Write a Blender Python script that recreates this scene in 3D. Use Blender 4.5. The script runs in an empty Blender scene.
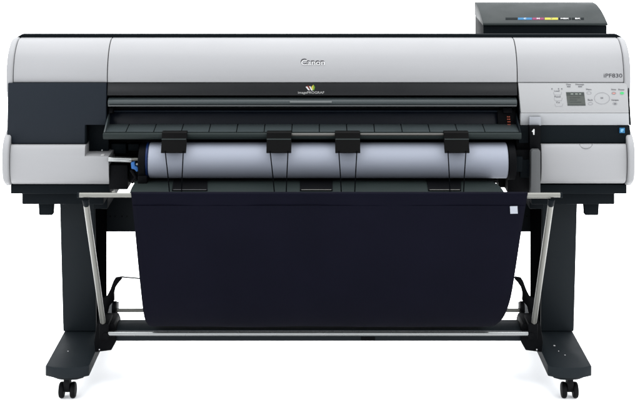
import bpy, bmesh, math, random
from mathutils import Vector, Matrix
random.seed(4)
S = bpy.context.scene
COL = S.collection

# ------------------------------------------------------------------ camera (level, lens shifted down)
EYE_H, EYE_Y, FPX, CX, HOR = 1.573, -4.2, 1333.333, 318.5, -130.0
def X(px, d): return (px - CX) * d / FPX
def Z(py, d): return EYE_H - (py - HOR) * d / FPX
def Y(d): return d + EYE_Y
def P(px, py, d): return Vector((X(px, d), Y(d), Z(py, d)))

cd = bpy.data.cameras.new('camera'); cam = bpy.data.objects.new('camera', cd); COL.objects.link(cam)
cam.location = (0, EYE_Y, EYE_H); cam.rotation_euler = (math.radians(90), 0, 0)
cd.sensor_width = 36; cd.lens = FPX / 640 * 36
cd.shift_x = (320 - CX) / 640; cd.shift_y = -(201 - HOR) / 640
cd.clip_end = 500
S.camera = cam

# ------------------------------------------------------------------ materials
def mat(name, color, rough=0.5, spec=0.5, metal=0.0, coat=0.0, rvar=0.06, cvar=0.05, nscale=9, bump=0.0, bscale=900, sheen=0.0, emit=None):
    if name != 'white_floor': color = tuple(c * 0.4 for c in color); spec *= 0.42
    m = bpy.data.materials.new(name); m.use_nodes = True
    nt = m.node_tree; b = nt.nodes['Principled BSDF']
    b.inputs['Metallic'].default_value = metal
    b.inputs['Specular IOR Level'].default_value = spec
    b.inputs['Coat Weight'].default_value = coat
    b.inputs['Coat Roughness'].default_value = 0.12
    if sheen: b.inputs['Sheen Weight'].default_value = sheen
    tc = nt.nodes.new('ShaderNodeTexCoord')
    no = nt.nodes.new('ShaderNodeTexNoise'); no.inputs['Scale'].default_value = nscale; no.inputs['Detail'].default_value = 4
    nt.links.new(tc.outputs['Object'], no.inputs['Vector'])
    mr = nt.nodes.new('ShaderNodeMapRange')
    mr.inputs['From Min'].default_value = 0.3; mr.inputs['From Max'].default_value = 0.7
    mr.inputs['To Min'].default_value = max(0.02, rough - rvar); mr.inputs['To Max'].default_value = min(1, rough + rvar)
    nt.links.new(no.outputs['Fac'], mr.inputs['Value']); nt.links.new(mr.outputs['Result'], b.inputs['Roughness'])
    mx = nt.nodes.new('ShaderNodeMix'); mx.data_type = 'RGBA'
    mx.inputs[6].default_value = (*[c * (1 - cvar) for c in color], 1); mx.inputs[7].default_value = (*[min(1, c * (1 + cvar)) for c in color], 1)
    nt.links.new(no.outputs['Fac'], mx.inputs[0]); nt.links.new(mx.outputs[2], b.inputs['Base Color'])
    if bump:
        n2 = nt.nodes.new('ShaderNodeTexNoise'); n2.inputs['Scale'].default_value = bscale; n2.inputs['Detail'].default_value = 2
        nt.links.new(tc.outputs['Object'], n2.inputs['Vector'])
        bp = nt.nodes.new('ShaderNodeBump'); bp.inputs['Strength'].default_value = bump; bp.inputs['Distance'].default_value = 0.0004
        nt.links.new(n2.outputs['Fac'], bp.inputs['Height']); nt.links.new(bp.outputs['Normal'], b.inputs['Normal'])
    if emit:
        b.inputs['Emission Color'].default_value = (*emit[0], 1); b.inputs['Emission Strength'].default_value = emit[1]
    return m

M = {}
M['silver']   = mat('silver_paint', (0.275, 0.277, 0.284), 0.5, 0.22, cvar=0.012, bump=0.15)
M['silver_lt']= mat('light_silver_paint', (0.32, 0.328, 0.338), 0.45, 0.25, cvar=0.012, bump=0.1)
M['panel']    = mat('panel_silver', (0.285, 0.288, 0.292), 0.48, 0.25, cvar=0.01)
M['slate']    = mat('slate_plastic', (0.0078, 0.0112, 0.0160), 0.5, 0.12, bump=0.35)
M['slate2']   = mat('dark_slate_plastic', (0.0042, 0.0062, 0.0078), 0.6, 0.04, bump=0.3)
M['gloss']    = mat('gloss_band', (0.009, 0.0095, 0.0105), 0.3, 0.16, bump=0.05)
M['grey']     = mat('grey_green_plastic', (0.030, 0.038, 0.040), 0.34, 0.22, bump=0.2)
M['lid']      = mat('lid_plastic', (0.0115, 0.0165, 0.0165), 0.5, 0.13, bump=0.3)
M['guide']    = mat('guide_plastic', (0.014, 0.0195, 0.0192), 0.55, 0.1, bump=0.2)
M['black']    = mat('black_plastic', (0.0018, 0.002, 0.0026), 0.6, 0.05)
M['navy']     = mat('navy_plastic', (0.0025, 0.004, 0.0075), 0.4, 0.12)
M['tab']      = mat('tab_plastic', (0.0022, 0.0022, 0.0022), 0.5, 0.05)
M['steel']    = mat('stand_paint', (0.0088, 0.0122, 0.0148), 0.55, 0.10, bump=0.5, bscale=1400)
M['metal']    = mat('brushed_metal', (0.30, 0.31, 0.31), 0.27, 0.4, metal=0.85)
M['lever']    = mat('lever_grey', (0.065, 0.068, 0.070), 0.45, 0.3)
M['rod']      = mat('satin_rod', (0.17, 0.17, 0.155), 0.4, 0.4, metal=0.45)
M['paper']    = mat('roll_paper', (0.25, 0.27, 0.32), 0.6, 0.3, cvar=0.02, nscale=14)
M['core']     = mat('cardboard', (0.2, 0.15, 0.1), 0.8, 0.2)
M['blue']     = mat('blue_plastic', (0.025, 0.11, 0.32), 0.4, 0.2)
M['dblue']    = mat('deep_blue_plastic', (0.004, 0.014, 0.06), 0.4, 0.15)
M['white']    = mat('white_print', (0.5, 0.5, 0.5), 0.5, 0.2)
M['tag']      = mat('white_label', (0.30, 0.32, 0.36), 0.6, 0.3)
M['ink']      = mat('grey_print', (0.12, 0.12, 0.13), 0.6, 0.1)
M['orange']   = mat('orange_print', (0.28, 0.055, 0.025), 0.5, 0.3)
M['cyan']     = mat('cyan_print', (0.03, 0.13, 0.26), 0.5, 0.05)
M['magenta']  = mat('magenta_print', (0.18, 0.035, 0.09), 0.5, 0.05)
M['yellow']   = mat('yellow_print', (0.40, 0.35, 0.05), 0.5, 0.05)
M['green']    = mat('green_print', (0.10, 0.22, 0.03), 0.5, 0.08)
M['red']      = mat('red_print', (0.12, 0.02, 0.014), 0.5, 0.08)
M['greenlamp']= mat('green_lamp', (0.05, 0.36, 0.12), 0.45, 0.2, emit=((0.1, 0.9, 0.3), 0.06))
M['redlamp']  = mat('red_lamp', (0.42, 0.2, 0.18), 0.5, 0.2)
M['lcd']      = mat('lcd_glass', (0.060, 0.066, 0.060), 0.2, 0.3)
M['lcdd']     = mat('lcd_dark', (0.03, 0.036, 0.034), 0.3, 0.4)
M['lcdl']     = mat('lcd_light', (0.16, 0.18, 0.16), 0.3, 0.4)
M['rubber']   = mat('rubber', (0.003, 0.003, 0.0036), 0.6, 0.12)
M['matte']    = mat('matte_black', (0.0018, 0.0020, 0.0024), 0.9, 0.0)
M['floor']    = mat('white_floor', (0.93, 0.93, 0.93), 0.9, 0.05, cvar=0.004, nscale=1.5)

def cloth_mat():
    m = bpy.data.materials.new('navy_cloth'); m.use_nodes = True
    nt = m.node_tree; b = nt.nodes['Principled BSDF']
    b.inputs['Roughness'].default_value = 0.85; b.inputs['Specular IOR Level'].default_value = 0.02
    tc = nt.nodes.new('ShaderNodeTexCoord')
    w1 = nt.nodes.new('ShaderNodeTexWave'); w1.bands_direction = 'X'; w1.inputs['Scale'].default_value = 190; w1.inputs['Distortion'].default_value = 0.6
    w2 = nt.nodes.new('ShaderNodeTexWave'); w2.bands_direction = 'Z'; w2.inputs['Scale'].default_value = 190; w2.inputs['Distortion'].default_value = 0.6
    n = nt.nodes.new('ShaderNodeTexNoise'); n.inputs['Scale'].default_value = 5; n.inputs['Detail'].default_value = 6
    for q in (w1, w2, n): nt.links.new(tc.outputs['Object'], q.inputs['Vector'])
    ad = nt.nodes.new('ShaderNodeMath'); ad.operation = 'MULTIPLY'
    nt.links.new(w1.outputs['Fac'], ad.inputs[0]); nt.links.new(w2.outputs['Fac'], ad.inputs[1])
    mx = nt.nodes.new('ShaderNodeMix'); mx.data_type = 'RGBA'
    mx.inputs[6].default_value = (0.0006, 0.0007, 0.0019, 1); mx.inputs[7].default_value = (0.0013, 0.0013, 0.0034, 1)
    nt.links.new(n.outputs['Fac'], mx.inputs[0]); nt.links.new(mx.outputs[2], b.inputs['Base Color'])
    bp = nt.nodes.new('ShaderNodeBump'); bp.inputs['Strength'].default_value = 0.4; bp.inputs['Distance'].default_value = 0.0006
    nt.links.new(ad.outputs[0], bp.inputs['Height']); nt.links.new(bp.outputs['Normal'], b.inputs['Normal'])
    return m
M['cloth'] = cloth_mat()

# ------------------------------------------------------------------ mesh helpers
class MB:
    def __init__(s): s.v = []; s.f = []
    def add(s, vs, fs):
        o = len(s.v); s.v += [Vector(p) for p in vs]; s.f += [tuple(i + o for i in f) for f in fs]; return s
    def box(s, x0, x1, y0, y1, z0, z1):
        vs = [(x, y, z) for x in (x0, x1) for y in (y0, y1) for z in (z0, z1)]
        return s.add(vs, [(0,1,3,2),(4,6,7,5),(0,4,5,1),(2,3,7,6),(0,2,6,4),(1,5,7,3)])
    def prism_x(s, prof, x0, x1):                 # profile of (y, z) run along x
        n = len(prof)
        vs = [(x0, y, z) for y, z in prof] + [(x1, y, z) for y, z in prof]
        return s.add(vs, [tuple(range(n)), tuple(range(2*n-1, n-1, -1))] + [(i, (i+1) % n, n+(i+1) % n, n+i) for i in range(n)])
    def prism_y(s, poly, y0, y1):                 # outline of (x, z) run along y
        n = len(poly)
        vs = [(x, y0, z) for x, z in poly] + [(x, y1, z) for x, z in poly]
        return s.add(vs, [tuple(range(n)), tuple(range(2*n-1, n-1, -1))] + [(i, (i+1) % n, n+(i+1) % n, n+i) for i in range(n)])
    def prism_z(s, poly, z0, z1):
        n = len(poly)
        vs = [(x, y, z0) for x, y in poly] + [(x, y, z1) for x, y in poly]
        return s.add(vs, [tuple(range(n)), tuple(range(2*n-1, n-1, -1))] + [(i, (i+1) % n, n+(i+1) % n, n+i) for i in range(n)])
    def loft(s, a, b):                            # two matching rings
        n = len(a)
        return s.add(list(a) + list(b), [tuple(range(n)), tuple(range(2*n-1, n-1, -1))] + [(i, (i+1) % n, n+(i+1) % n, n+i) for i in range(n)])
    def tube(s, pts, r, n=14, caps=True):
        pts = [Vector(p) for p in pts]; rs = r if isinstance(r, (list, tuple)) else [r] * len(pts)
        rings = []; up = None
        for i, p in enumerate(pts):
            t = (pts[min(i+1, len(pts)-1)] - pts[max(i-1, 0)]).normalized()
            if up is None: up = t.orthogonal().normalized()
            up = (up - t * up.dot(t)).normalized(); w = t.cross(up)
            rings.append([p + (up * math.cos(2*math.pi*k/n) + w * math.sin(2*math.pi*k/n)) * rs[i] for k in range(n)])
        vs = [q for rg in rings for q in rg]; fs = []
        for i in range(len(rings)-1):
            for k in range(n): fs.append((i*n+k, i*n+(k+1) % n, (i+1)*n+(k+1) % n, (i+1)*n+k))
        if caps: fs += [tuple(range(n)), tuple(range((len(rings)-1)*n, len(rings)*n))]
        return s.add(vs, fs)
    def lathe_x(s, prof, cy, cz, n=48):           # (x, r) profile about an x-axis
        vs = []; m = len(prof); fs = []
        for x, r in prof:
            for k in range(n): a = 2*math.pi*k/n; vs.append((x, cy + r*math.cos(a), cz + r*math.sin(a)))
        for i in range(m-1):
            for k in range(n): fs.append((i*n+k, i*n+(k+1) % n, (i+1)*n+(k+1) % n, (i+1)*n+k))
        fs += [tuple(range(n)), tuple(range((m-1)*n, m*n))]
        return s.add(vs, fs)
    def build(s, name, m, parent=None, bevel=0.0, seg=2, ang=30, flat=False):
        lo = Vector([min(v[i] for v in s.v) for i in range(3)]); hi = Vector([max(v[i] for v in s.v) for i in range(3)])
        c = (lo + hi) / 2
        me = bpy.data.meshes.new(name); me.from_pydata([v - c for v in s.v], [], s.f)
        bm = bmesh.new(); bm.from_mesh(me); bmesh.ops.recalc_face_normals(bm, faces=bm.faces)
        if bevel:
            es = [e for e in bm.edges if len(e.link_faces) == 2 and e.calc_face_angle(0) > math.radians(ang)]
            bmesh.ops.bevel(bm, geom=es, offset=bevel, segments=seg, affect='EDGES', profile=0.5, clamp_overlap=True)
        bm.to_mesh(me); bm.free()
        if not flat:
            me.polygons.foreach_set('use_smooth', [True] * len(me.polygons))
            me.set_sharp_from_angle(angle=math.radians(28))
        me.materials.append(m)
        o = bpy.data.objects.new(name, me); COL.objects.link(o)
        pw = WORLD.get(parent, Vector((0, 0, 0)))
        o.location = c - pw; WORLD[o] = c.copy()
        if parent: o.parent = parent
        return o
WORLD = {}
def thing(name, loc, label, cat):
    o = bpy.data.objects.new(name, None); COL.objects.link(o); o.location = loc; o.empty_display_size = 0.1
    o['label'] = label; o['category'] = cat; WORLD[o] = Vector(loc); return o

def prof(pts): return [(Y(d), Z(py, d)) for d, py in pts]
def smooth(pts, n=6):                              # Catmull-Rom through 2-D/3-D points
    out = []; q = [Vector(p) for p in pts]; q = [2*q[0]-q[1]] + q + [2*q[-1]-q[-2]]
    for i in range(1, len(q)-2):
        for k in range(n):
            t = k / n; a, b, c, d = q[i-1], q[i], q[i+1], q[i+2]
            out.append(0.5*((2*b) + (c-a)*t + (2*a-5*b+4*c-d)*t*t + (3*b-a-3*c+d)*t**3))
    out.append(q[-2]); return out
def sp(pts, n=5): return [tuple(v) for v in smooth(pts, n)]

FONT_CACHE = {}
def text_part(name, s, m, parent, px0, px1, py0, py1, d, slope=0.0, thick=0.0006, bold=0.0, upright=1.0, shear=0.0):
    """lettering as a thin solid standing on a surface; fills px0..px1 by py0..py1 at depth d"""
    cu = bpy.data.curves.new(name, 'FONT'); cu.body = s; cu.extrude = 0.02; cu.offset = bold; cu.shear = shear; cu.resolution_u = 3
    t = bpy.data.objects.new('t', cu); COL.objects.link(t)
    dg = bpy.context.evaluated_depsgraph_get(); dg.update()
    me = bpy.data.meshes.new_from_object(t.evaluated_get(dg))
    bpy.data.objects.remove(t); 
    xs = [v.co.x for v in me.vertices]; ys = [v.co.y for v in me.vertices]
    x0, x1, y0, y1 = min(xs), max(xs), min(ys), max(ys)
    mb = MB(); vs = []
    for v in me.vertices:
        px = px0 + (v.co.x - x0) / (x1 - x0) * (px1 - px0); f = (v.co.y - y0) / (y1 - y0); py = py1 + f * (py0 - py1)
        p = P(px, py, d(py) if callable(d) else d + slope * f); p.y += -thick if v.co.z > 0 else 0.0004
        vs.append(p)
    mb.add(vs, [tuple(p.vertices) for p in me.polygons])
    bpy.data.meshes.remove(me)
    return mb.build(name, m, parent, flat=True)

# ------------------------------------------------------------------ floor (one white sweep, real ground)
fl = MB().box(-60, 60, -30, 90, -0.02, 0).build('floor', M['floor']); fl['kind'] = 'structure'

# ================================================================== PRINTER
PR = thing('printer', (0, 0, 0.56), 'wide silver and dark slate roll printer standing on a wheeled stand', 'printer')
W = 0.9374
XL, XR = X(107.3, 4.0), X(517.3, 4.0)             # seams of the middle section

# rear body: dark shell behind everything
rear = [(4.12, 60), (4.12, 178), (4.20, 181), (4.60, 150), (4.62, 60), (4.58, 45), (4.3, 44)]
MB().prism_x(prof([(4.11, 42), (4.11, 150), (4.11, 182.3), (4.40, 160), (4.62, 130), (4.62, 48)]), -0.90, 0.90).build('rear_shell', M['slate2'], PR, 0.006)
# top deck with a low front lip that falls away towards the back
MB().prism_x([(Y(4.112), Z(37.4, 4.104)), (Y(4.112), Z(34.4, 4.106)), (Y(4.125), Z(34.3, 4.106)), (Y(4.62), 0.955), (Y(4.62), 0.94), (Y(4.12), 1.03)], -0.914, 0.919).build('top_deck', M['slate2'], PR, 0.002)
MB().prism_y([(-0.930, Z(37.4, 4.104)), (-0.914, Z(34.3, 4.106)), (0.919, Z(34.3, 4.106)), (0.934, Z(37.0, 4.106)), (0.934, Z(38.2, 4.104)), (-0.930, Z(38.2, 4.104))], Y(4.106), Y(4.1115)).build('deck_lip', M['slate2'], PR, 0.0008)

# silver top: three sections meeting at seams
topcurve = sp([(4.0, 82.2), (4.0, 75), (4.006, 65), (4.021, 54), (4.046, 45), (4.073, 39.6), (4.104, 37.6)])
def coverd(py):
    q = sorted([(p[1], p[0]) for p in topcurve])
    for (a, da), (b, db) in zip(q, q[1:]):
        if a <= py <= b: return da + (db-da)*(py-a)/(b-a)
    return 4.0
def shell(curve, th=0.012):
    a = prof(curve); b = [(y + th, z - th*0.4) for y, z in a[::-1]]
    return a + b
G = 0.0012
MB().prism_x(shell(topcurve), -0.915, XL - G).build('top_cover_end', M['silver'], PR, 0.002)
lidm = MB().prism_x(shell(topcurve), XL + G, XR - G).build('roll_cover', M['silver'], PR, 0.002)
MB().prism_x(shell(topcurve), XR + G, 0.915).build('top_cover_end', M['silver'], PR, 0.002)
# dark backing seen in the seams
for sx in (XL, XR):
    MB().prism_x([(y+0.006, z-0.003) for y, z in shell(topcurve, 0.012)], sx-0.006, sx+0.006).build('seam_gasket', M['black'], PR)

# silver end caps
capcurve = sp([(4.104, 37.2), (4.073, 39.1), (4.046, 44.3), (4.019, 53), (4.003, 64), (3.997, 75), (3.998, 88), (4.012, 98), (4.04, 108), (4.045, 119), (4.005, 129), (3.966, 138), (3.947, 148), (3.942, 162), (3.947, 175), (3.958, 181.5), (3.985, 185.4)])
for s in (-1, 1):
    pr = prof(capcurve) + [(Y(4.3), Z(186, 4.0)), (Y(4.5), 0.70), (Y(4.58), 0.80), (Y(4.58), 0.93), (Y(4.4), 1.005)]
    a, b = (s*0.9165, s*W)
    MB().prism_x(pr, min(a, b), max(a, b)).build('end_cap', M['silver'], PR, 0.007, seg=4, ang=40)

# left dark fascia with the notch over the roll end
fasc = [(4.012, 83), (3.990, 83.4), (3.976, 143.6), (4.012, 144.0)]
dz = lambda px, py, d: (X(px, d), Z(py, d))
def fascia(poly, dtop, dbot, ytop, ybot, thick, name, m, bev=0.002):
    """flat panel leaning forward from depth dtop to dbot, cut to an outline given in (x, py)"""
    a = []; b = []
    for x, py in poly:
        d = dtop + (dbot - dtop) * (py - ytop) / (ybot - ytop)
        a.append(Vector((x, Y(d), Z(py, d)))); b.append(Vector((x, Y(d) + thick, Z(py, d))))
    return MB().loft(a, b).build(name, m, PR, bev)
xl0 = -0.9295
fascia([(xl0, 83.2), (XL-G, 83.2), (XL-G, 125), (X(85, 3.98), 125), (X(85, 3.98), 143.8), (xl0, 143.8)], 3.990, 3.976, 83, 144, 0.03, 'front_fascia', M['slate'])
# recess under the notch: dark box sides
MB().box(X(86, 3.98), XL - G, Y(4.03), Y(4.05), Z(158, 4.03), Z(124, 4.03)).build('recess_wall', M['slate2'], PR, 0.001)
MB().box(X(84, 3.98), X(86, 3.98), Y(3.985), Y(4.05), Z(157, 4.0), Z(124.5, 3.98)).build('recess_side', M['slate2'], PR)

# left lower silver roll door (bulging), its corner cut down below the notch
bulge = sp([(3.99, 144.2), (3.966, 145.2), (3.957, 152), (3.954, 164), (3.958, 176), (3.968, 181.6), (3.99, 184)])
def notched(curve, x0, x1, x2, ycut, depth=0.09):
    pr = prof(curve); ys = [p[1] for p in curve]; xs = [x0, x1, x2]; n = len(pr); vs = []; fs = []
    for off in (0, depth):
        for (y, z) in pr:
            for x in xs: vs.append((x, Y(4.0) + depth if off else y, z))
    cells = [(i, j) for i in range(n-1) for j in range(2) if j == 0 or ys[i] >= ycut - 1e-6]
    cnt = {}
    for i, j in cells:
        q = [i*3+j, i*3+j+1, (i+1)*3+j+1, (i+1)*3+j]; fs.append(tuple(q)); fs.append(tuple(v + n*3 for v in q[::-1]))
        for a_, b_ in zip(q, q[1:]+q[:1]): cnt.setdefault(frozenset((a_, b_)), []).append((a_, b_))
    for e_, l in cnt.items():
        if len(l) == 1: a_, b_ = l[0]; fs.append((b_, a_, a_ + n*3, b_ + n*3))
    return MB().add(vs, fs)
bc = [tuple(q) for q in bulge]
k = min(range(len(bc)), key=lambda i: abs(bc[i][1]-156.4)); bc[k] = (bc[k][0], 156.4)
notched(bc, -0.915, X(84.8, 3.957), X(108.7, 3.957), 156.4).build('roll_unit_cover', M['silver'], PR, 0.0022, seg=3, ang=45)
MB().box(X(100.3, 3.96), X(103.6, 3.96), Y(3.965), Y(3.99), Z(158.8, 3.965), Z(155.4, 3.965)).build('latch', M['white'], PR, 0.001)
MB().tube([P(102, 150.2, 4.028), P(102, 150.2, 4.032)], 0.002).build('screw', M['metal'], PR)

# right side: control panel, dark band, lower silver cover
px_r0 = X(518.3, 4.0)
pan = MB()
o = [(X(518.2, 3.996), 82.9), (X(627.6, 3.996), 82.9), (X(628.6, 3.975), 113), (X(521.0, 3.975), 113)]
def quadpanel(name, m, pts, thick=0.02, bev=0.0015):
    A = [P(px, py, d) for px, py, d in pts]; B = [p + Vector((0, thick, 0)) for p in A]
    return MB().loft(A, B).build(name, m, PR, bev)
D0, D1 = 3.998, 3.972
def dpan(py): return D0 + (D1 - D0) * (py - 83) / 30.0
CP = quadpanel('control_panel', M['panel'], [(518.2, 83, D0), (627.4, 83, D0), (628.8, 113, D1), (521.0, 113, D1)])
quadpanel('panel_chin', M['silver_lt'], [(521.0, 113.2, D1), (628.8, 113.2, D1), (629.3, 125.2, 3.982), (520.2, 125.2, 3.982)])
MB().box(X(519.3, 4), X(630.3, 3.985), Y(4.0), Y(4.03), Z(126, 4.0), Z(82.6, 4.0)).build('panel_housing', M['slate2'], PR, 0.002)
fascia([(X(518.5, 3.98), 125.6), (0.9305, 125.6), (0.9305, 143.2), (X(518.5, 3.98), 143.2)], 3.982, 3.974, 125, 144, 0.03, 'front_fascia', M['slate2'])
# thin dark edge down the right of the panel
quadpanel('panel_edge', M['slate2'], [(627.9, 83.2, D0+.002), (628.7, 83.2, D0+.002), (631.2, 125.4, 3.982), (629.7, 125.4, 3.982)], 0.03, 0.0005)
bulge_r = prof(sp([(3.99, 143.6), (3.966, 144.4), (3.957, 151), (3.954, 163), (3.958, 175), (3.968, 181), (3.99, 183.4)]))
rc = MB().prism_x(bulge_r + [(Y(4.08), bulge_r[-1][1]), (Y(4.08), bulge_r[0][1])], X(541.3, 3.957), 0.915).build('roll_unit_cover', M['silver'], PR, 0.002)
# finger notch in its top edge: ring of a half disc
hb = MB(); n = 20; A = []; 
pts = []
for k in range(n+1):
    t = math.pi * k / n; pts.append((586 - 6.3*math.cos(t), 144.0 + 4.6*math.sin(t)))
hb.tube([P(px, py, 3.9655 - 0.0085*min(1,(py-144)/5.0)) for px, py in pts], 0.0009, 6)
hb.build('finger_notch', mat('notch_line', (0.13, 0.13, 0.135)), rc)
# grip block at the panel's left foot
MB().box(X(529, 3.97), X(540.7, 3.97), Y(3.962), Y(3.985), Z(125.5, 3.965), Z(117.2, 3.965)).build('panel_grip', mat('grip_silver', (0.24, 0.25, 0.27), 0.45, 0.25), PR, 0.002)
# blue square badge
bg = MB().box(X(619.6, 3.975), X(624.8, 3.975), Y(3.9745), Y(3.979), Z(133.0, 3.975), Z(128.0, 3.975)).build('badge', M['cyan'], PR)
e = MB()
e.prism_y([dz(620.6, 132.0, 3.974), dz(620.6, 129.6, 3.974), dz(621.6, 128.8, 3.974), dz(623.6, 128.8, 3.974), dz(623.6, 130.6, 3.974), dz(622.2, 131.2, 3.974), dz(623.4, 132.2, 3.974)], Y(3.9738), Y(3.9746))
e.build('badge_mark', mat('badge_light', (0.12, 0.3, 0.45)), bg)

# under trays (stepped)
LEFT_IN, RIGHT_IN = X(110, 4.0), X(541, 4.0)
for s, (xa, xb) in ((-1, (-0.924, LEFT_IN)), (1, (X(531, 4.0), 0.925))):
    MB().box(xa, xb, Y(4.0), Y(4.45), Z(194, 4.0), Z(184.6, 4.0)).build('under_tray', M['slate2'], PR, 0.003)
    if s < 0: xa2, xb2 = -0.8995, X(104, 4.05)
    else: xa2, xb2 = X(531, 4.05), 0.8985
    MB().box(xa2, xb2, Y(4.045), Y(4.42), Z(204, 4.05), Z(194, 4.0)-0.0005).build('under_tray_step', M['slate2'], PR, 0.003)
    c = s * 0.8345 if s < 0 else 0.836
    MB().prism_y([(c-0.0235, Z(204, 4.05)-.0005), (c+0.0235, Z(204, 4.05)-.0005), (c+0.021, 0.516), (c-0.021, 0.516)], Y(4.08), Y(4.105)).build('rubber_foot', M['slate2'], PR, 0.003)

# ---- middle section
MB().prism_x(prof([(3.998, 83.0), (3.990, 95.4), (4.03, 95.6), (4.03, 83.0)]), XL+G, XR-G).build('logo_band', M['gloss'], PR, 0.001)
gc = sp([(4.03, 96.9), (4.006, 97.3), (3.990, 99.5), (3.983, 102.5), (3.986, 105.6)])
grc = MB().prism_x(prof(gc) + prof([(3.988, 106.6), (4.03, 107.2)]), XL+0.004, XR-0.003).build('ejection_cover', M['grey'], PR, 0.0008)
MB().prism_x(prof([(3.9795, 105.3), (3.9795, 106.3), (3.986, 106.5), (3.986, 105.1)]), XL+0.006, XR-0.005).build('cover_edge', M['lever'], grc)
sl = MB().prism_x(prof([(3.9795, 101.0), (3.9785, 102.6), (3.99, 102.6), (3.99, 101.0)]), X(289.8, 3.98), X(331.8, 3.98)).build('handle_slot', mat('slot_light', (0.10, 0.11, 0.11)), grc)
MB().prism_x(prof([(4.035, 95), (4.035, 114), (4.06, 114), (4.06, 95)]), XL+G, XR-G).build('gap_panel', M['black'], PR)
MB().prism_x(prof([(4.03, 109.5), (4.012, 124.5), (4.06, 126), (4.06, 109.5)]), XL+0.002, XR-0.002).build('cutter_rail', M['navy'], PR, 0.002)
MB().prism_x(prof([(4.015, 110.6), (4.012, 112), (4.03, 112), (4.03, 110.6)]), XL+0.004, XR-0.004).build('rail_strip', M['slate'], PR)
for px in (115, 509):
    MB().prism_x(prof([(4.0, 107.5), (3.99, 113), (4.04, 114), (4.04, 107)]), X(px-6, 4), X(px-2, 4) if px < 300 else X(px+3, 4)).build('hinge', M['black'], PR, 0.002)

# output shelf of tiles with grooves
tr = MB()
xs = [104.2 - 0.0] + [134.5 + 27.4*k for k in range(0, 14)]
edges = [X(104.6, 3.93)] + [X(px, 3.96) for px in [127.2 + 27.45*k for k in range(0, 14)]] + [X(520.3, 3.93)]
for i in range(len(edges)-1):
    a0, a1 = edges[i] + 0.0012, edges[i+1] - 0.0012
    tr.prism_x(prof([(4.004, 124.0), (3.932, 131.8), (3.936, 133.4), (4.008, 126.0)]), a0, a1)
TRAY = tr.build('output_shelf', M['grey'], PR, 0.0008)
MB().prism_x(prof([(4.02, 125.2), (3.937, 132.6), (3.937, 136), (4.02, 136)]), X(104.8, 3.93), X(520, 3.93)).build('shelf_base', M['black'], PR)
# side cheeks: left wedge up to the notch
ck = MB().prism_x(prof([(4.02, 112), (3.995, 116.5), (3.926, 132), (3.93, 139), (4.04, 139)]), X(103.5, 3.925)-.0, X(105.0, 3.925)).build('shelf_cheek', M['grey'], PR, 0.001)
MB().prism_x(prof([(4.02, 112), (3.995, 116.5), (3.926, 132), (3.93, 139), (4.04, 139)]), X(519.6, 3.925), X(521.2, 3.925)).build('shelf_cheek', M['slate2'], PR, 0.001)
MB().prism_x(prof(sp([(3.937, 132.3), (3.922, 132.9), (3.917, 134.6), (3.918, 137.6), (3.924, 139.2)])) + prof([(3.955, 139.4), (3.955, 133)]), X(103.0, 3.92), X(521.4, 3.92)).build('shelf_lip', M['guide'], PR, 0.0005)
# lighter middle strip on the lip
lpm = mat('lip_strip', (0.055, 0.053, 0.048), 0.35, 0.3)
MB().prism_x(prof([(3.919, 133.0), (3.9135, 134.5), (3.914, 136.0), (3.93, 136.2), (3.93, 133.0)]), X(291.3, 3.916), X(335, 3.916)).build('lip_strip', lpm, PR, 0.0006)
MB().prism_x(prof([(3.919, 133.0), (3.9135, 134.3), (3.914, 135.4), (3.93, 135.6), (3.93, 133.0)]), X(360.2, 3.916), X(444.5, 3.916)).build('lip_strip', lpm, PR, 0.0006)
# orange marks at the right end of the shelf
for (px, py, dd) in ((508.6, 116.8, 3.99), (508.9, 119.4, 3.985), (509.2, 122.2, 3.98), (509.4, 125.0, 3.975)):
    pass
chk = MB().prism_x(prof([(4.012, 110), (4.0, 126), (4.03, 127), (4.03, 110)]), X(498, 4.0), XR-0.004).build('rail_end', M['black'], PR, 0.001)
for px, py in ((508.4, 116.8), (508.6, 119.2), (508.9, 121.8), (509.0, 124.6)):
    m_ = MB(); dd = 4.0095 - 0.0105*(py-110)/14
    for q, (ax, bx) in enumerate(((-1.4, -0.3), (0.1, 1.5))):
        m_.box(X(px+ax, dd), X(px+bx, dd), Y(dd)-0.0015, Y(dd)+0.003, Z(py+0.5, dd), Z(py-0.5, dd))
    m_.build('warning_mark', M['orange'], chk)

# inner cavity: dark mechanism behind the roll
MB().box(XL, X(531, 4.0), Y(4.085), Y(4.108), Z(183.0, 4.085), Z(136, 4.085)).build('cavity_wall', M['black'], PR)
MB().box(XL+0.01, X(126.2, 3.93), Y(3.965), Y(4.07), Z(189.8, 3.965), Z(165, 3.965)).build('side_mechanism', M['black'], PR, 0.004)
MB().box(X(124, 3.99), X(142, 3.99), Y(3.99), Y(4.08), Z(182.5, 3.99), Z(160, 3.99)).build('side_mechanism', M['black'], PR, 0.004)
# faint boxes inside cavity
for (x0, x1, y0, y1, dd) in ((111, 126, 144, 154, 4.05), (128, 139, 144, 151, 4.04), (516, 523, 157, 172, 3.95), (520, 530, 160, 178, 3.96), (509, 519, 146, 156, 4.02)):
    MB().box(X(x0, dd), X(x1, dd), Y(dd), Y(dd)+0.03, Z(y1, dd), Z(y0, dd)).build('mechanism_block', M['slate2'], PR, 0.003)
MB().box(X(508.4, 3.95), X(531.0, 3.95), Y(3.966), Y(4.08), Z(194, 3.966), Z(150, 3.966)).build('side_mechanism', M['black'], PR, 0.004)
MB().box(X(498, 4.04), X(510, 4.04), Y(4.03), Y(4.08), Z(187.6, 4.03), Z(160, 4.03)).build('side_mechanism', M['black'], PR)
MB().box(X(516.5, 3.98), X(531, 3.98), Y(3.985), Y(4.08), Z(152, 3.985), Z(126, 3.985)).build('side_mechanism', M['black'], PR, 0.003)

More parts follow.
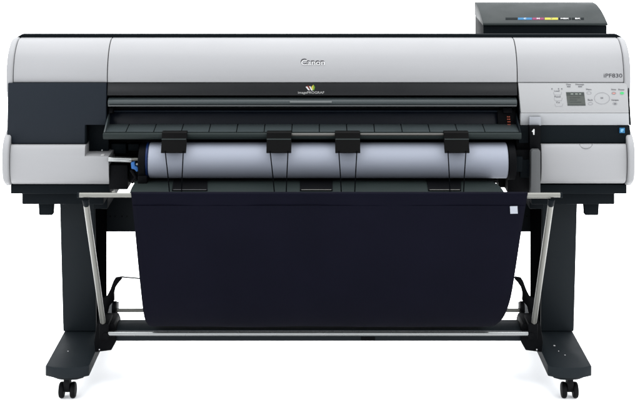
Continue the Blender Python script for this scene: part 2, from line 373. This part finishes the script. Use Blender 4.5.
# lower guide under the roll, curving forward over the basket
gprof = sp([(4.00, 176.5), (3.945, 180), (3.89, 184.5), (3.84, 189), (3.80, 194.6)])
gp = prof(gprof); gpb = [(y+0.006, z-0.010) for y, z in gp[::-1]]
gl = X(131.0, 3.84); gr = X(503.0, 3.84)
# outline with a rounded right-hand corner
nseg = len(gp); vs = []; fs = []
for i, (y, z) in enumerate(gp):
    t = i / (nseg-1); xr = X(489, 3.84) + (gr - X(489, 3.84)) * math.sin(t*math.pi/2)**0.8
    vs += [(gl, y, z), (xr, y, z), (xr, y+0.006, z-0.010), (gl, y+0.006, z-0.010)]
for i in range(nseg-1):
    for k in range(4): fs.append((i*4+k, i*4+(k+1) % 4, (i+1)*4+(k+1) % 4, (i+1)*4+k))
fs += [(0, 1, 2, 3), tuple((nseg-1)*4+k for k in range(4))]
GUIDE = MB().add(vs, fs).build('paper_guide', M['guide'], PR)
MB().tube([P(132, 180.6, 3.935), P(498, 180.6, 3.935)], 0.0016, 8).build('guide_seam', M['black'], GUIDE)
for x0, x1 in ((172, 207.5), (300, 332.5), (426, 461)):
    w = MB(); A = []; B = []
    gi = [(d, py) for d, py in gprof if 178.5 <= py <= 192.3]
    r1 = []; r2 = []
    for j, (d, py) in enumerate(gi):
        t = j / (len(gi)-1); ins = (1.2 * (1-t) if x0 < 400 else -2 * t)
        r1.append((x0 + (2.2*(1-t) if x0 < 290 else (0 if x0 < 400 else 2.2*t))))
        r2.append(x1)
    vs = []; fs = []
    for j, (d, py) in enumerate(gi):
        p = P(r1[j], py, d); q = P(r2[j], py, d)
        up = Vector((0, -0.0018, 0.003))
        vs += [p + up, q + up, q - up*0.6, p - up*0.6]
    for j in range(len(gi)-1):
        for k in range(4): fs.append((j*4+k, j*4+(k+1) % 4, (j+1)*4+(k+1) % 4, (j+1)*4+k))
    fs += [(0, 1, 2, 3), tuple((len(gi)-1)*4+k for k in range(4))]
    pk = MB().add(vs, fs).build('guide_pocket', M['black'], PR, 0.0)
    dd = 3.825
    MB().tube([P(x0+(1.4 if x0 < 400 else 3.6), 190.0, dd), P(x1-1.2, 190.0, dd)], 0.0014, 8).build('pocket_edge', M['rod'] if x0 > 200 else M['lever'], pk)

# four hanging tabs, each with two thin wires dropping to the basket
for i, (x0, x1) in enumerate(((161.3, 186.3), (266.5, 291.3), (335.2, 360.2), (444.4, 469.2))):
    tb = MB().prism_x(prof([(3.934, 130.6), (3.910, 131.4), (3.906, 133), (3.902, 139.4), (3.878, 152.6), (3.884, 153.2), (3.912, 139.6), (3.916, 133.5)]), X(x0, 3.89), X(x1, 3.89)).build('hanging_tab', M['tab'], PR, 0.0008)
    MB().prism_x(prof([(3.9025, 138.6), (3.9, 139.8), (3.906, 139.9), (3.906, 138.5)]), X(x0+.3, 3.9), X(x1-.3, 3.9)).build('tab_crease', M['guide'], tb)
    xa, xb = (165.2, 183.3) if i == 0 else (x0+3.6, x1-3.3)
    da, db = (4.4, -1.8) if i < 2 else (2.6, -2.2)
    if i == 3: da, db = 2.0, -2.4
    for s0, s1 in ((xa, xa+da), (xb, xb+db)):
        pts = sp([(s0, 151.2, 3.8785), (s0+(s1-s0)*.25, 161, 3.84), (s0+(s1-s0)*.6, 175, 3.80), (s1, 193.5, 3.765)])
        MB().tube([P(*p) for p in pts], 0.0016, 8).build('guide_wire', M['matte'], tb)

# right-hand release lever
lv = MB().prism_y([dz(529.3, 125.8, 3.95), dz(540.6, 125.8, 3.95), dz(540.6, 150.5, 3.95), dz(529.6, 150.5, 3.95)], Y(3.948), Y(3.975)).build('release_lever_mount', M['black'], PR, 0.003)
ar = MB().prism_y([dz(531.8, 131.6, 3.947), dz(533.6, 129.0, 3.947), dz(534.6, 129.3, 3.947), dz(534.4, 134.8, 3.947), dz(533.2, 134.8, 3.947), dz(533.0, 132.2, 3.947)], Y(3.9465), Y(3.9485)).build('arrow_mark', M['white'], lv)
MB().prism_y([dz(531.0, 151.5, 3.93), dz(532.5, 149.8, 3.93), dz(539.2, 149.8, 3.93), dz(540.2, 151.0, 3.93), dz(540.2, 194.5, 3.93), dz(530.4, 194.5, 3.93)], Y(3.925), Y(3.955)).build('release_lever', M['lever'], PR, 0.003)

# ---- ink tank cover on top right
d0, d1 = 4.26, 4.49
ixl, ixr = X(483.0, d0), X(607.8, d0)
lc = [(y, z) for y, z in sp([(Y(d0), Z(24.6, d0)), (Y(d0)+0.012, Z(24.6, d0)+0.008), (Y(d0)+0.09, Z(24.6, d0)+0.033), (Y(d0)+0.17, Z(24.6, d0)+0.047), (Y(d1), Z(2.2, d1))])]
LID = MB().prism_x(lc + [(Y(d1), 1.085), (Y(d0)+0.0, Z(24.6, d0)-0.0035)], ixl, ixr).build('ink_tank_cover', M['lid'], PR, 0.0025)
MB().prism_x([(Y(d0)+0.006, Z(24.6, d0)-0.0042), (Y(d1)-0.002, 1.084), (Y(d1)-0.002, 0.93), (Y(d0)+0.006, 0.98)], ixl+0.002, ixr-0.002).build('ink_tank_box', M['slate2'], PR, 0.002)
# colour strip on the lid: follow the lid slope between y=20 and 16.6
def lidpt(px, f, lift=0.0):
    # f 0..1 along strip from front to back; surface sampled on lc
    y = Y(d0) + 0.024 + 0.014 * f
    for (ya, za), (yb, zb) in zip(lc, lc[1:]):
        if ya <= y <= yb: z = za + (zb-za)*(y-ya)/(yb-ya)
    return Vector((X(px, y - EYE_Y), y, z + lift))
for px0, px1, key, nm in ((505.5, 517.5, 'tabgrey', 'MBK BK'), (518, 532, 'cyan', 'C'), (532.4, 544, 'magenta', 'M'), (544.8, 558, 'yellow', 'Y'), (558.8, 571, 'outline', 'MBK'), (571.8, 584, 'outline', 'BK')):
    m_ = M[key] if key in M else mat('dark_print', (0.02, 0.023, 0.024), 0.6, 0.0)
    A = [lidpt(px0, 0, .0008), lidpt(px1, 0, .0008), lidpt(px1, 1, .0008), lidpt(px0, 1, .0008)]
    B = [p - Vector((0, 0, .0016)) for p in A]
    st = MB().loft(A, B).build('ink_label', m_, LID)
    # tiny lettering
    if nm in ('C', 'M', 'Y'): mid = (px0+px1)/2; rng = [(mid-1.3, mid+1.3)]
    elif nm == 'MBK BK': rng = []
    else: rng = [(px0+1.5+2.8*k, px0+3.6+2.8*k) for k in range(3 if nm == 'MBK' else 2)]
    if nm in ('C', 'M', 'Y', 'MBK', 'BK'):
        cu = bpy.data.curves.new('t', 'FONT'); cu.body = nm; cu.extrude = 0.02; cu.offset = 0.02
        t = bpy.data.objects.new('t', cu); COL.objects.link(t)
        dg = bpy.context.evaluated_depsgraph_get(); dg.update(); me = bpy.data.meshes.new_from_object(t.evaluated_get(dg)); bpy.data.objects.remove(t)
        vx = [v.co.x for v in me.vertices]; vy = [v.co.y for v in me.vertices]
        wpx = {'C': 2.4, 'M': 2.8, 'Y': 2.4, 'MBK': 8.5, 'BK': 5.5}[nm]; mid = (px0+px1)/2
        vs = [lidpt(mid - wpx/2 + wpx*(v.co.x-min(vx))/(max(vx)-min(vx)), 0.2+0.6*(v.co.y-min(vy))/(max(vy)-min(vy)), .0014 if v.co.z > 0 else .0006) for v in me.vertices]
        MB().add(vs, [tuple(p.vertices) for p in me.polygons]).build('ink_lettering', M['white'] if key != 'yellow' else M['ink'], LID, flat=True)

# ---- writing
LOGO_SHADE = mat('logo_shadow', (0.04, 0.04, 0.045), 0.5, 0.1)
dl = 4.0085
text_part('maker_logo', 'Canon', LOGO_SHADE, lidm, 300.7, 324.2, 58.6, 64.3, coverd, thick=0.0012, bold=0.012)  # dark letter copy set slightly higher, painted in as the logo's shadow
text_part('maker_logo', 'Canon', mat('logo_white', (0.5, 0.5, 0.5), 0.35, 0.3), lidm, 301.3, 324.7, 59.9, 65.0, coverd, thick=0.0018, bold=0.004)
band = bpy.data.objects['logo_band']
def bd(py): return 3.998 - 0.008*(py-83)/12.4
text_part('series_lettering', 'imagePROGRAF', mat('series_print', (0.36, 0.36, 0.35), 0.5, 0.1), band, 298.0, 324.2, 91.4, 94.4, bd(93)-0.0006, thick=0.0007, bold=0.0)
def flatpoly(name, m, parent, pts, d, th=0.0007):
    MB().prism_y([dz(px, py, d) for px, py in pts], Y(d)-th, Y(d)+0.0005).build(name, m, parent, flat=True)
be = bd(88)-0.0005
flatpoly('emblem_stroke', M['red'], band, [(306.2, 86.2), (308.6, 85.6), (311.0, 88.6), (310.2, 90.2)], be)
flatpoly('emblem_stroke', M['white'], band, [(305.6, 86.9), (307.2, 86.5), (310.4, 90.9), (308.9, 91.1)], be-0.0003)
flatpoly('emblem_stroke', M['white'], band, [(309.2, 86.4), (310.4, 86.2), (312.8, 90.8), (311.6, 91.0), (310.4, 89.0)], be-0.0005)
flatpoly('emblem_stroke', M['yellow'], band, [(311.3, 87.0), (313.6, 84.6), (313.4, 88.6), (312.3, 91.0)], be)
flatpoly('emblem_stroke', M['green'], band, [(313.5, 84.6), (315.0, 87.2), (314.2, 90.0), (312.4, 91.0), (313.3, 88.6)], be-0.0003)
endc = [o for o in bpy.data.objects if o.name.startswith('top_cover_end')][1]
text_part('model_lettering', 'iPF830', mat('model_print', (0.05, 0.05, 0.055), 0.5, 0.15), endc, 603.8, 622.3, 73.6, 77.6, coverd, thick=0.0007, bold=0.006)

# control panel details
def pt(name, s, x0, x1, y0, y1, m=None): text_part(name, s, m or M['ink'], CP, x0, x1, y0, y1, dpan((y0+y1)/2)-0.0004, thick=0.0005, bold=0.0)
pt('panel_lettering', 'Data', 566.3, 570.9, 83.7, 85.3); pt('panel_lettering', 'Message', 575.6, 584.0, 83.7, 85.6)
pt('panel_lettering', 'Load', 554.3, 559.4, 90.2, 91.8); pt('panel_lettering', 'Feed', 554.5, 560.4, 95.9, 97.6); pt('panel_lettering', 'Cut', 556.3, 560.0, 101.7, 103.3)
pt('panel_lettering', 'Menu', 586.2, 591.4, 88.6, 90.3); pt('panel_lettering', 'Back', 587.9, 592.9, 99.2, 101.0)
pt('panel_lettering', 'Stop', 611.3, 616.0, 88.8, 90.6); pt('panel_lettering', 'Power', 618.5, 624.5, 88.8, 90.6); pt('panel_lettering', 'Navigate', 611.6, 618.6, 99.4, 101.2)
pt('panel_lettering', 'OK', 600.5, 603.4, 97.4, 99.0)
def pbox(name, m, parent, x0, x1, y0, y1, th=0.001, skew=0.0, lift=0.0):
    A = []
    for px, py in ((x0, y0), (x1, y0), (x1+skew, y1), (x0+skew, y1)):
        p = P(px, py, dpan(py)); p.y -= th + lift; A.append(p)
    B = [p + Vector((0, th + 0.002, 0)) for p in A]
    return MB().loft(A, B).build(name, m, parent, 0.0)
def pring(name, m, cx, cy, rx, ry, w=0.0006, a0=0, a1=360, n=32):
    pts = [];
    for k in range(n+1):
        a = math.radians(a0 + (a1-a0)*k/n); py = cy + ry*math.sin(a); p = P(cx + rx*math.cos(a), py, dpan(py)); p.y -= 0.0002; pts.append(p)
    MB().tube(pts, w, 6).build(name, m, CP)
SEAM = mat('button_seam', (0.22, 0.22, 0.23), 0.5, 0.2)
pbox('status_lamp', M['ink'], CP, 567.0, 570.4, 86.1, 87.0); pbox('status_lamp', M['ink'], CP, 578.2, 582.0, 86.1, 87.0)
lcd = pbox('display', M['lcd'], CP, 566.0, 584.0, 92.2, 105.6, skew=1.6)
pbox('display_row', M['lcdd'], lcd, 566.4, 583.8, 92.6, 95.4, skew=.3, lift=0.0006)
pbox('display_row', M['lcdd'], lcd, 567.6, 585.2, 104.6, 105.4, lift=0.0006)
for k, (xa, xb) in enumerate(((570.6, 573.2), (575, 577.6), (579, 581))): pbox('display_row', M['lcdl'], lcd, xa, xb, 93.3, 94.5, lift=0.0009)
for yy, xb in ((97.4, 580), (99.6, 577), (101.8, 581.5)): pbox('display_row', M['lcdd'], lcd, 569.5, xb, yy, yy+0.5, lift=0.0006)
for cx, cy in ((557.6, 93.4), (558.2, 99.2), (558.9, 105.0)):
    pts = []
    for (qx, qy) in sp([(cx-4.0, cy-1.2), (cx-3.6, cy+0.8), (cx-2.6, cy+1.5), (cx+2.6, cy+1.5), (cx+3.6, cy+0.8), (cx+4.0, cy-1.2)], 4):
        p = P(qx, qy, dpan(qy)); pts.append(p)
    MB().tube(pts, 0.0006, 6).build('button', SEAM, CP)
for qx in (552.0, 558.6, 561.8): pbox('panel_mark', M['ink'], CP, qx-.5, qx+.4, 88.2, 89.4)
pring('button', SEAM, 589.0, 93.0, 2.3, 1.3); pring('button', SEAM, 590.4, 103.7, 2.3, 1.3)
pring('button', SEAM, 613.8, 93.3, 2.1, 1.2); pring('button', SEAM, 615.0, 103.8, 2.1, 1.2)
pbox('button_icon', M['ink'], CP, 614.2, 616.0, 103.2, 104.3)
pring('navigation_ring', SEAM, 602.0, 98.4, 7.6, 5.7); 
pbox('button', M['redlamp'], CP, 612.4, 615.2, 92.7, 93.9, th=0.0014)
def disc(name, m, cx, cy, rx, ry, th=0.0014):
    A = []; n = 20
    for k in range(n):
        a = 2*math.pi*k/n; py = cy+ry*math.sin(a); p = P(cx+rx*math.cos(a), py, dpan(py)); p.y -= th; A.append(p)
    return MB().loft(A, [p+Vector((0, th+.002, 0)) for p in A]).build(name, m, CP)
disc('power_button', M['greenlamp'], 622.0, 93.1, 2.0, 1.25)

# ================================================================== ROLL HOLDER + PAPER ROLL
rd, ry_ = 3.95, 160.2
rcY, rcZ = Y(rd), Z(ry_, rd); RR = 0.0522
RH = thing('roll_holder', (0, rcY, rcZ), 'steel roll spindle with black flanges and blue lever, in the printer mouth', 'roll holder')
MB().tube([P(108.5, 159.2, rd), P(132.0, 160.0, rd)], 0.0078, 24).build('shaft', M['metal'], RH, 0.001)
MB().tube([P(132.0, 159.2, rd), P(141.0, 159.2, rd)], 0.0045, 16).build('shaft', M['rod'], RH)
MB().lathe_x([(X(139.5, rd), 0.040), (X(140.5, rd), 0.0535), (X(146.6, rd), 0.0555), (X(147.2, rd), 0.054)], rcY, rcZ-0.0045).build('flange', M['black'], RH)
MB().box(X(140, rd), X(149, rd), rcY-0.05, rcY+0.03, Z(183.6, rd), Z(172, rd)).build('flange_foot', M['black'], RH, 0.003)
MB().lathe_x([(X(147.2, rd), 0.045), (X(147.3, rd), 0.0526), (X(149.2, rd), 0.0526), (X(149.7, rd), 0.049)], rcY, rcZ).build('flange_ring', M['dblue'], RH)
MB().lathe_x([(X(506.6, rd), 0.050), (X(507.2, rd), 0.0545), (X(513.6, rd), 0.0545), (X(514.6, rd), 0.045)], rcY, rcZ-0.002).build('flange', M['black'], RH)
bl = MB()
bl.prism_y([dz(131, 162.6, 3.92), dz(134.5, 162.2, 3.92), dz(135.2, 166.0, 3.92), dz(137.6, 166.6, 3.92), dz(138.8, 170.6, 3.92), dz(136.6, 171.4, 3.92), dz(134.8, 169.2, 3.92), dz(131.6, 168.4, 3.92)], Y(3.915), Y(3.935))
BLV = bl.build('lock_lever', M['blue'], RH, 0.0015)
MB().tube([P(137.0, 164.2, 3.93), P(137.0, 164.2, 3.915)], 0.003, 12).build('lever_pin', M['metal'], RH)
MB().tube([P(131.5, 170, 3.96), P(136, 177, 3.95), P(132, 182, 3.96)], 0.006, 10).build('lock_arm', M['black'], RH)

PPR = thing('paper_roll', (X(328, rd), rcY, rcZ - RR), 'bluish white paper roll lying across the printer mouth behind black tabs', 'paper roll')
MB().lathe_x([(X(149.9, rd), RR-0.002), (X(150.5, rd), RR), (X(505.4, rd), RR), (X(506.2, rd), RR-0.002)], rcY, rcZ, 96).build('paper', M['paper'], PPR)

# ================================================================== STAND
ST = thing('printer_stand', (0, 0, 0), 'black steel stand with two columns on long feet with twin-wheel casters', 'stand')
for s in (-1, 1):
    fo, fi = 0.802*s, 0.673*s
    zt = 0.118; zb = 0.087
    # column, slightly tapered
    A = [Vector((0.8165*s, Y(4.2), 0.556)), Vector((0.705*s, Y(4.2), 0.556)), Vector((0.705*s, Y(4.385), 0.556)), Vector((0.8165*s, Y(4.385), 0.556))]
    B = [Vector((0.805*s, Y(4.2), zt+.0005)), Vector((0.700*s, Y(4.2), zt+.0005)), Vector((0.700*s, Y(4.385), zt+.0005)), Vector((0.805*s, Y(4.385), zt+.0005))]
    MB().loft(A, B).build('column', M['steel'], ST, 0.005, seg=3)
    ci = 0.7035*s; ce = 0.694*s
    MB().loft([Vector((0.7045*s, Y(4.212), 0.5195)), Vector((ce, Y(4.222), 0.5195)), Vector((ce, Y(4.372), 0.5195)), Vector((0.7045*s, Y(4.38), 0.5195))],
              [Vector((0.6995*s, Y(4.212), zt+.001)), Vector((ce, Y(4.222), zt+.001)), Vector((ce, Y(4.372), zt+.001)), Vector((0.6995*s, Y(4.38), zt+.001))]).build('cable_channel', M['matte'], ST, 0.002)
    # foot: bowed nose
    pl = [(fo, Y(3.915)), (fo + (fi-fo)*0.2, Y(3.902)), (fo + (fi-fo)*0.5, Y(3.896)), (fo + (fi-fo)*0.8, Y(3.900)), (fi, Y(3.915)), (fi, Y(4.50)), (fo, Y(4.50))]
    ft = MB().prism_z(pl, zb, zt).build('foot', M['steel'], ST, 0.003)
    cxm = (fo+fi)/2
    pl2 = [(cxm + (x-cxm)*0.82, y*0.97) for x, y in pl]
    lowr = [Vector((cxm + (x-cxm)*0.66, y*0.93, 0.074)) for x, y in pl]
    MB().loft([Vector((x, y, zb-0.0005)) for x, y in pl2], lowr).build('foot_underside', M['slate2'], ST, 0.001)
    # seam collar on the column foot
    # screws
    if s < 0: sc = [(68.0, 351.4, 1.0)]
    else: sc = [(554.4, 345.8, 1.6), (558.6, 351.2, 0.9), (565.0, 355.2, 1.0)]
    for px, py, r in sc:
        d = (EYE_H - zt) * FPX / (py - HOR)
        x = X(px, d); MB().tube([(x, Y(d), zt-0.001), (x, Y(d), zt+0.0012)], 0.0019*r, 10).build('screw', M['white'], ft)
    # casters: front and back
    for dq in (3.975, 4.43):
        cx = 0.748*s if dq < 4 else 0.70*s; cy = Y(dq); r = 0.0235; zz = r
        c = MB(); c.tube([(cx, cy, 0.085), (cx, cy, 0.045)], 0.008, 14)
        c.prism_x([(cy-0.018, 0.062), (cy-0.022, 0.046), (cy-0.010, 0.020), (cy+0.010, 0.018), (cy+0.020, 0.040), (cy+0.014, 0.062)], cx-0.0085, cx+0.0085)
        c.box(cx-0.02, cx+0.02, cy-0.015, cy+0.015, 0.067, 0.0735)
        cs = c.build('caster', M['rubber'], ST, 0.0015)
        for t in (-1, 1):
            x0, x1 = cx + t*0.0095, cx + t*0.0245
            xa, xb = min(x0, x1), max(x0, x1)
            MB().lathe_x([(xa, 0.010), (xa, r-0.004), (xa+0.002, r-0.001), (xa+0.005, r), (xb-0.005, r), (xb-0.002, r-0.001), (xb, r-0.004), (xb, 0.010)], cy, zz, 32).build('wheel', M['rubber'], cs)
# rear cross beam
MB().box(-0.722, 0.722, Y(4.386), Y(4.43), Z(231.6, 4.39), 0.500).build('cross_beam', M['steel'], ST, 0.003)
for px in (110.3, 115.2, 122, 127):
    MB().tube([P(px, 216.3, 4.385), P(px, 216.3, 4.392)], 0.0022, 8).build('screw', M['black'], ST)
    MB().tube([P(637-px, 216.3, 4.385), P(637-px, 216.3, 4.392)], 0.0022, 8).build('screw', M['black'], ST)
# brackets that tie columns to the tray
for s in (-1, 1):
    MB().box(min(0.655*s, 0.70*s), max(0.655*s, 0.70*s), Y(4.14), Y(4.385), 0.520, 0.552).build('mount_bracket', M['slate2'], ST, 0.004)
# lower front beam
bm_ = MB().prism_x([(Y(4.03), Z(341, 4.03)), (Y(4.03), Z(329.5, 4.03)), (Y(4.065), Z(323.4, 4.065)), (Y(4.10), Z(323.4, 4.065)), (Y(4.10), Z(341, 4.03))], X(106, 4.03), X(531.5, 4.03))
bmo = bm_.build('front_beam', M['steel'], ST, 0.002)
MB().box(X(361, 4.03), X(375, 4.03), Y(4.0285), Y(4.032), Z(340.2, 4.03), Z(336.8, 4.03)).build('beam_plug', M['black'], bmo)

# ================================================================== CATCH BASKET
BK = thing('catch_basket', (0, Y(3.95), 0.15), 'dark navy cloth basket slung on silver rods between the stand columns', 'basket')
RT = 3.70
rodz = Z(195.0, RT)
MB().tube([(X(78.5, RT), Y(RT), rodz), (X(561, RT), Y(RT), rodz)], 0.0066, 20).build('front_rod', M['rod'], BK, 0.0008)
MB().tube([(X(77.4, RT), Y(RT), rodz), (X(79.4, RT), Y(RT), rodz)], 0.0078, 20).build('rod_cap', M['slate2'], BK, 0.0008)
MB().tube([(X(560.2, RT), Y(RT), rodz), (X(562.2, RT), Y(RT), rodz)], 0.0078, 20).build('rod_cap', M['slate2'], BK, 0.0008)
MB().box(X(527, RT), X(551, RT), Y(RT)+0.002, Y(RT)+0.014, rodz-0.0105, rodz-0.0062).build('rod_channel', M['rod'], BK, 0.001)
MB().tube([P(112, 192.2, 3.72), P(115, 191.2, 3.72)], 0.0025, 10).build('rod_clip', M['rod'], BK)
for s in (-1, 1):
    ax = 0.647*s
    top = Vector((ax, Y(RT)+0.002, Z(199, RT))); bot = Vector((ax, Y(4.015), Z(327, 4.015)))
    q = top + (bot-top)*0.045
    MB().tube([top, q], [0.0098, 0.0085], 16).build('arm_socket', M['slate2'], BK, 0.001)
    MB().tube([q, bot], 0.0082, 20).build('side_arm', M['rod'], BK)
    # foot bracket of the arm
    g = MB()
    g.box(min(ax-0.018*s, ax+0.010*s), max(ax-0.018*s, ax+0.010*s), Y(3.995), Y(4.08), 0.165, 0.214)
    g.prism_y([(ax+0.022*s, 0.205), (ax-0.030*s, 0.205), (ax-0.036*s, 0.190), (ax-0.036*s, 0.150), (ax-0.022*s, 0.125), (ax+0.026*s, 0.119), (ax+0.030*s, 0.15)], Y(4.02), Y(4.12))
    g.tube([(ax-0.01*s, Y(4.01), 0.178), (ax-0.01*s, Y(3.992), 0.178)], 0.010, 14)
    gb = g.build('arm_bracket', M['black'], BK, 0.002)
    # small light dot
    dpx = 99.4 if s < 0 else 536.8
    p = P(dpx, 349.6, 4.018); MB().tube([p, p+Vector((0, 0.006, 0))], 0.002, 8).build('screw', M['white'], gb)
    # rear hook arm
    f = (lambda a: a) if s < 0 else (lambda a: 636.6 - a)
    K = 4.18
    hk = MB()
    hk.prism_y([dz(f(a), b, K) for a, b in ((107.0, 296), (110.5, 289), (113.6, 280.6), (115.6, 277.6), (121.5, 276.6), (122.4, 278.4), (119.6, 281.2), (115.6, 287), (114.2, 293), (114.6, 300), (110, 305), (105.0, 326), (98.0, 330), (99.0, 300))], Y(K)-0.008, Y(K)+0.008)
    hk.build('rear_hook', M['black'], BK, 0.002)
    kn = MB(); kx = X(f(115.0), K)
    kn.lathe_x([(kx-0.0075, 0.016), (kx-0.005, 0.021), (kx+0.005, 0.021), (kx+0.0075, 0.016)], Y(K)-0.005, Z(307.5, K), 28)
    kn.tube([P(f(116), 313, K-0.01), P(f(116.3), 317.5, K-0.01)], 0.006, 10)
    kn.build('hook_knob', M['black'], BK)
MB().tube([P(113, 310.2, 4.17), P(525, 310.2, 4.17)], 0.0058, 16).build('rear_rod', M['rod'], BK)
rt = MB().tube([P(121.5, 276.8, 4.2), P(139, 278.4, 4.2), P(500, 278.4, 4.2), P(517, 277.4, 4.2)], 0.0022, 10); rt.build('rear_wire', M['black'], BK)
# silver front lower bar
MB().tube([P(108.5, 333.4, 4.0), P(528.0, 333.4, 4.0)], 0.0068, 20).build('lower_bar', M['metal'], BK)
# cloth
rowsp = sp([(3.712, 191.8, 130.8, 527.8), (3.692, 193.0, 130.9, 527.8), (3.690, 197.0, 131.4, 527.2), (3.700, 206, 132.4, 525.6), (3.738, 232, 135.0, 521.2), (3.795, 268, 138.4, 515.8), (3.843, 295, 141.2, 511.4), (3.880, 310, 143.0, 507.0), (3.915, 320, 145.2, 501.5), (3.955, 326.0, 149.5, 493.5), (4.01, 326.2, 152.5, 487.5)], 4)
rear_rows = []
xl_l = X(152.5, 4.01); xr_l = X(487.5, 4.01)
for k in range(1, 9):
    t = k/8; rear_rows.append((xl_l, xr_l, Y(4.01 + 0.19*t), Z(326.2, 4.01) + (Z(278.4, 4.2) - Z(326.2, 4.01)) * t**1.6))
N = 90; vs = []
rows = [(X(l, d), X(r, d), Y(d), Z(py, d)) for d, py, l, r in rowsp] + rear_rows
from mathutils import noise
for i, (a, b, y, z) in enumerate(rows):
    fr = i / (len(rows)-1); amp = 0.0 if i < 6 else min(1, (i-6)/10)
    for k in range(N+1):
        u = k/N; x = a + (b-a)*u
        wv = (noise.noise(Vector((u*5, fr*2.2, 3))) * 0.007 + noise.noise(Vector((u*16, fr*3, 9))) * 0.0022) * amp * (0.3 + 0.7*math.sin(math.pi*u)**0.5)
        vs.append((x, y + wv, z + wv*0.2))
fs = [(i*(N+1)+k, i*(N+1)+k+1, (i+1)*(N+1)+k+1, (i+1)*(N+1)+k) for i in range(len(rows)-1) for k in range(N)]
cl = MB().add(vs, fs).build('cloth', M['cloth'], BK, ang=180)
md = cl.modifiers.new('solid', 'SOLIDIFY'); md.thickness = 0.0016; md.offset = -1
# hem line and white tag
def clothx(px, py):      # depth of the cloth front at a height
    best = min(rowsp, key=lambda r: abs(r[1]-py) if r[0] < 3.95 else 1e9); return best[0]
hm = MB(); hy = 205.6; hd = 3.6985
hm.box(X(132.6, hd), X(525.4, hd), Y(hd)-0.0004, Y(hd)+0.002, Z(hy+0.08, hd), Z(hy-0.08, hd)); hm.build('hem', M['cloth'], cl)
tg = MB(); dt = 3.7005
A = [P(509.9, 206.2, 3.6985), P(517.3, 206.0, 3.6985), P(517.7, 213.4, 3.708), P(510.3, 213.6, 3.708)]
tg.loft([p - Vector((0, 0.002, 0)) for p in A], [p + Vector((0, 0.001, 0)) for p in A]); tg.build('tag', M['tag'], cl)

# ================================================================== LIGHT (studio)
w = bpy.data.worlds.new('World'); S.world = w; w.use_nodes = True
w.node_tree.nodes['Background'].inputs[0].default_value = (0.93, 0.96, 1.0, 1); w.node_tree.nodes['Background'].inputs[1].default_value = 2.3
def area(name, loc, target, sx, sy, power, col=(1, 1, 1), spread=180):
    l = bpy.data.lights.new(name, 'AREA'); l.shape = 'RECTANGLE'; l.size = sx; l.size_y = sy; l.energy = power; l.color = col
    l.spread = math.radians(spread)
    o = bpy.data.objects.new(name, l); COL.objects.link(o); o.location = loc
    o.rotation_euler = (Vector(target) - Vector(loc)).to_track_quat('-Z', 'Y').to_euler(); return o
area('overhead_softbox', (0, 6.5, 8.0), (0, 6.5, 0), 26, 26, 7300, (1, 1, 1), 115)
area('front_softbox_left', (-3.6, -5.0, 2.6), (-0.5, 0, 0.8), 2.4, 2.4, 95, (0.95, 0.96, 1.0))
area('front_softbox_right', (3.6, -5.0, 2.8), (0.5, 0, 0.8), 2.4, 2.4, 95)

S.view_settings.view_transform = 'Standard'; S.view_settings.look = 'None'; S.view_settings.gamma = 1; S.view_settings.exposure = 0.25
S.view_settings.use_curve_mapping = False
S.render.film_transparent = False
S.cycles.use_denoising = True
S.cycles.max_bounces = 8
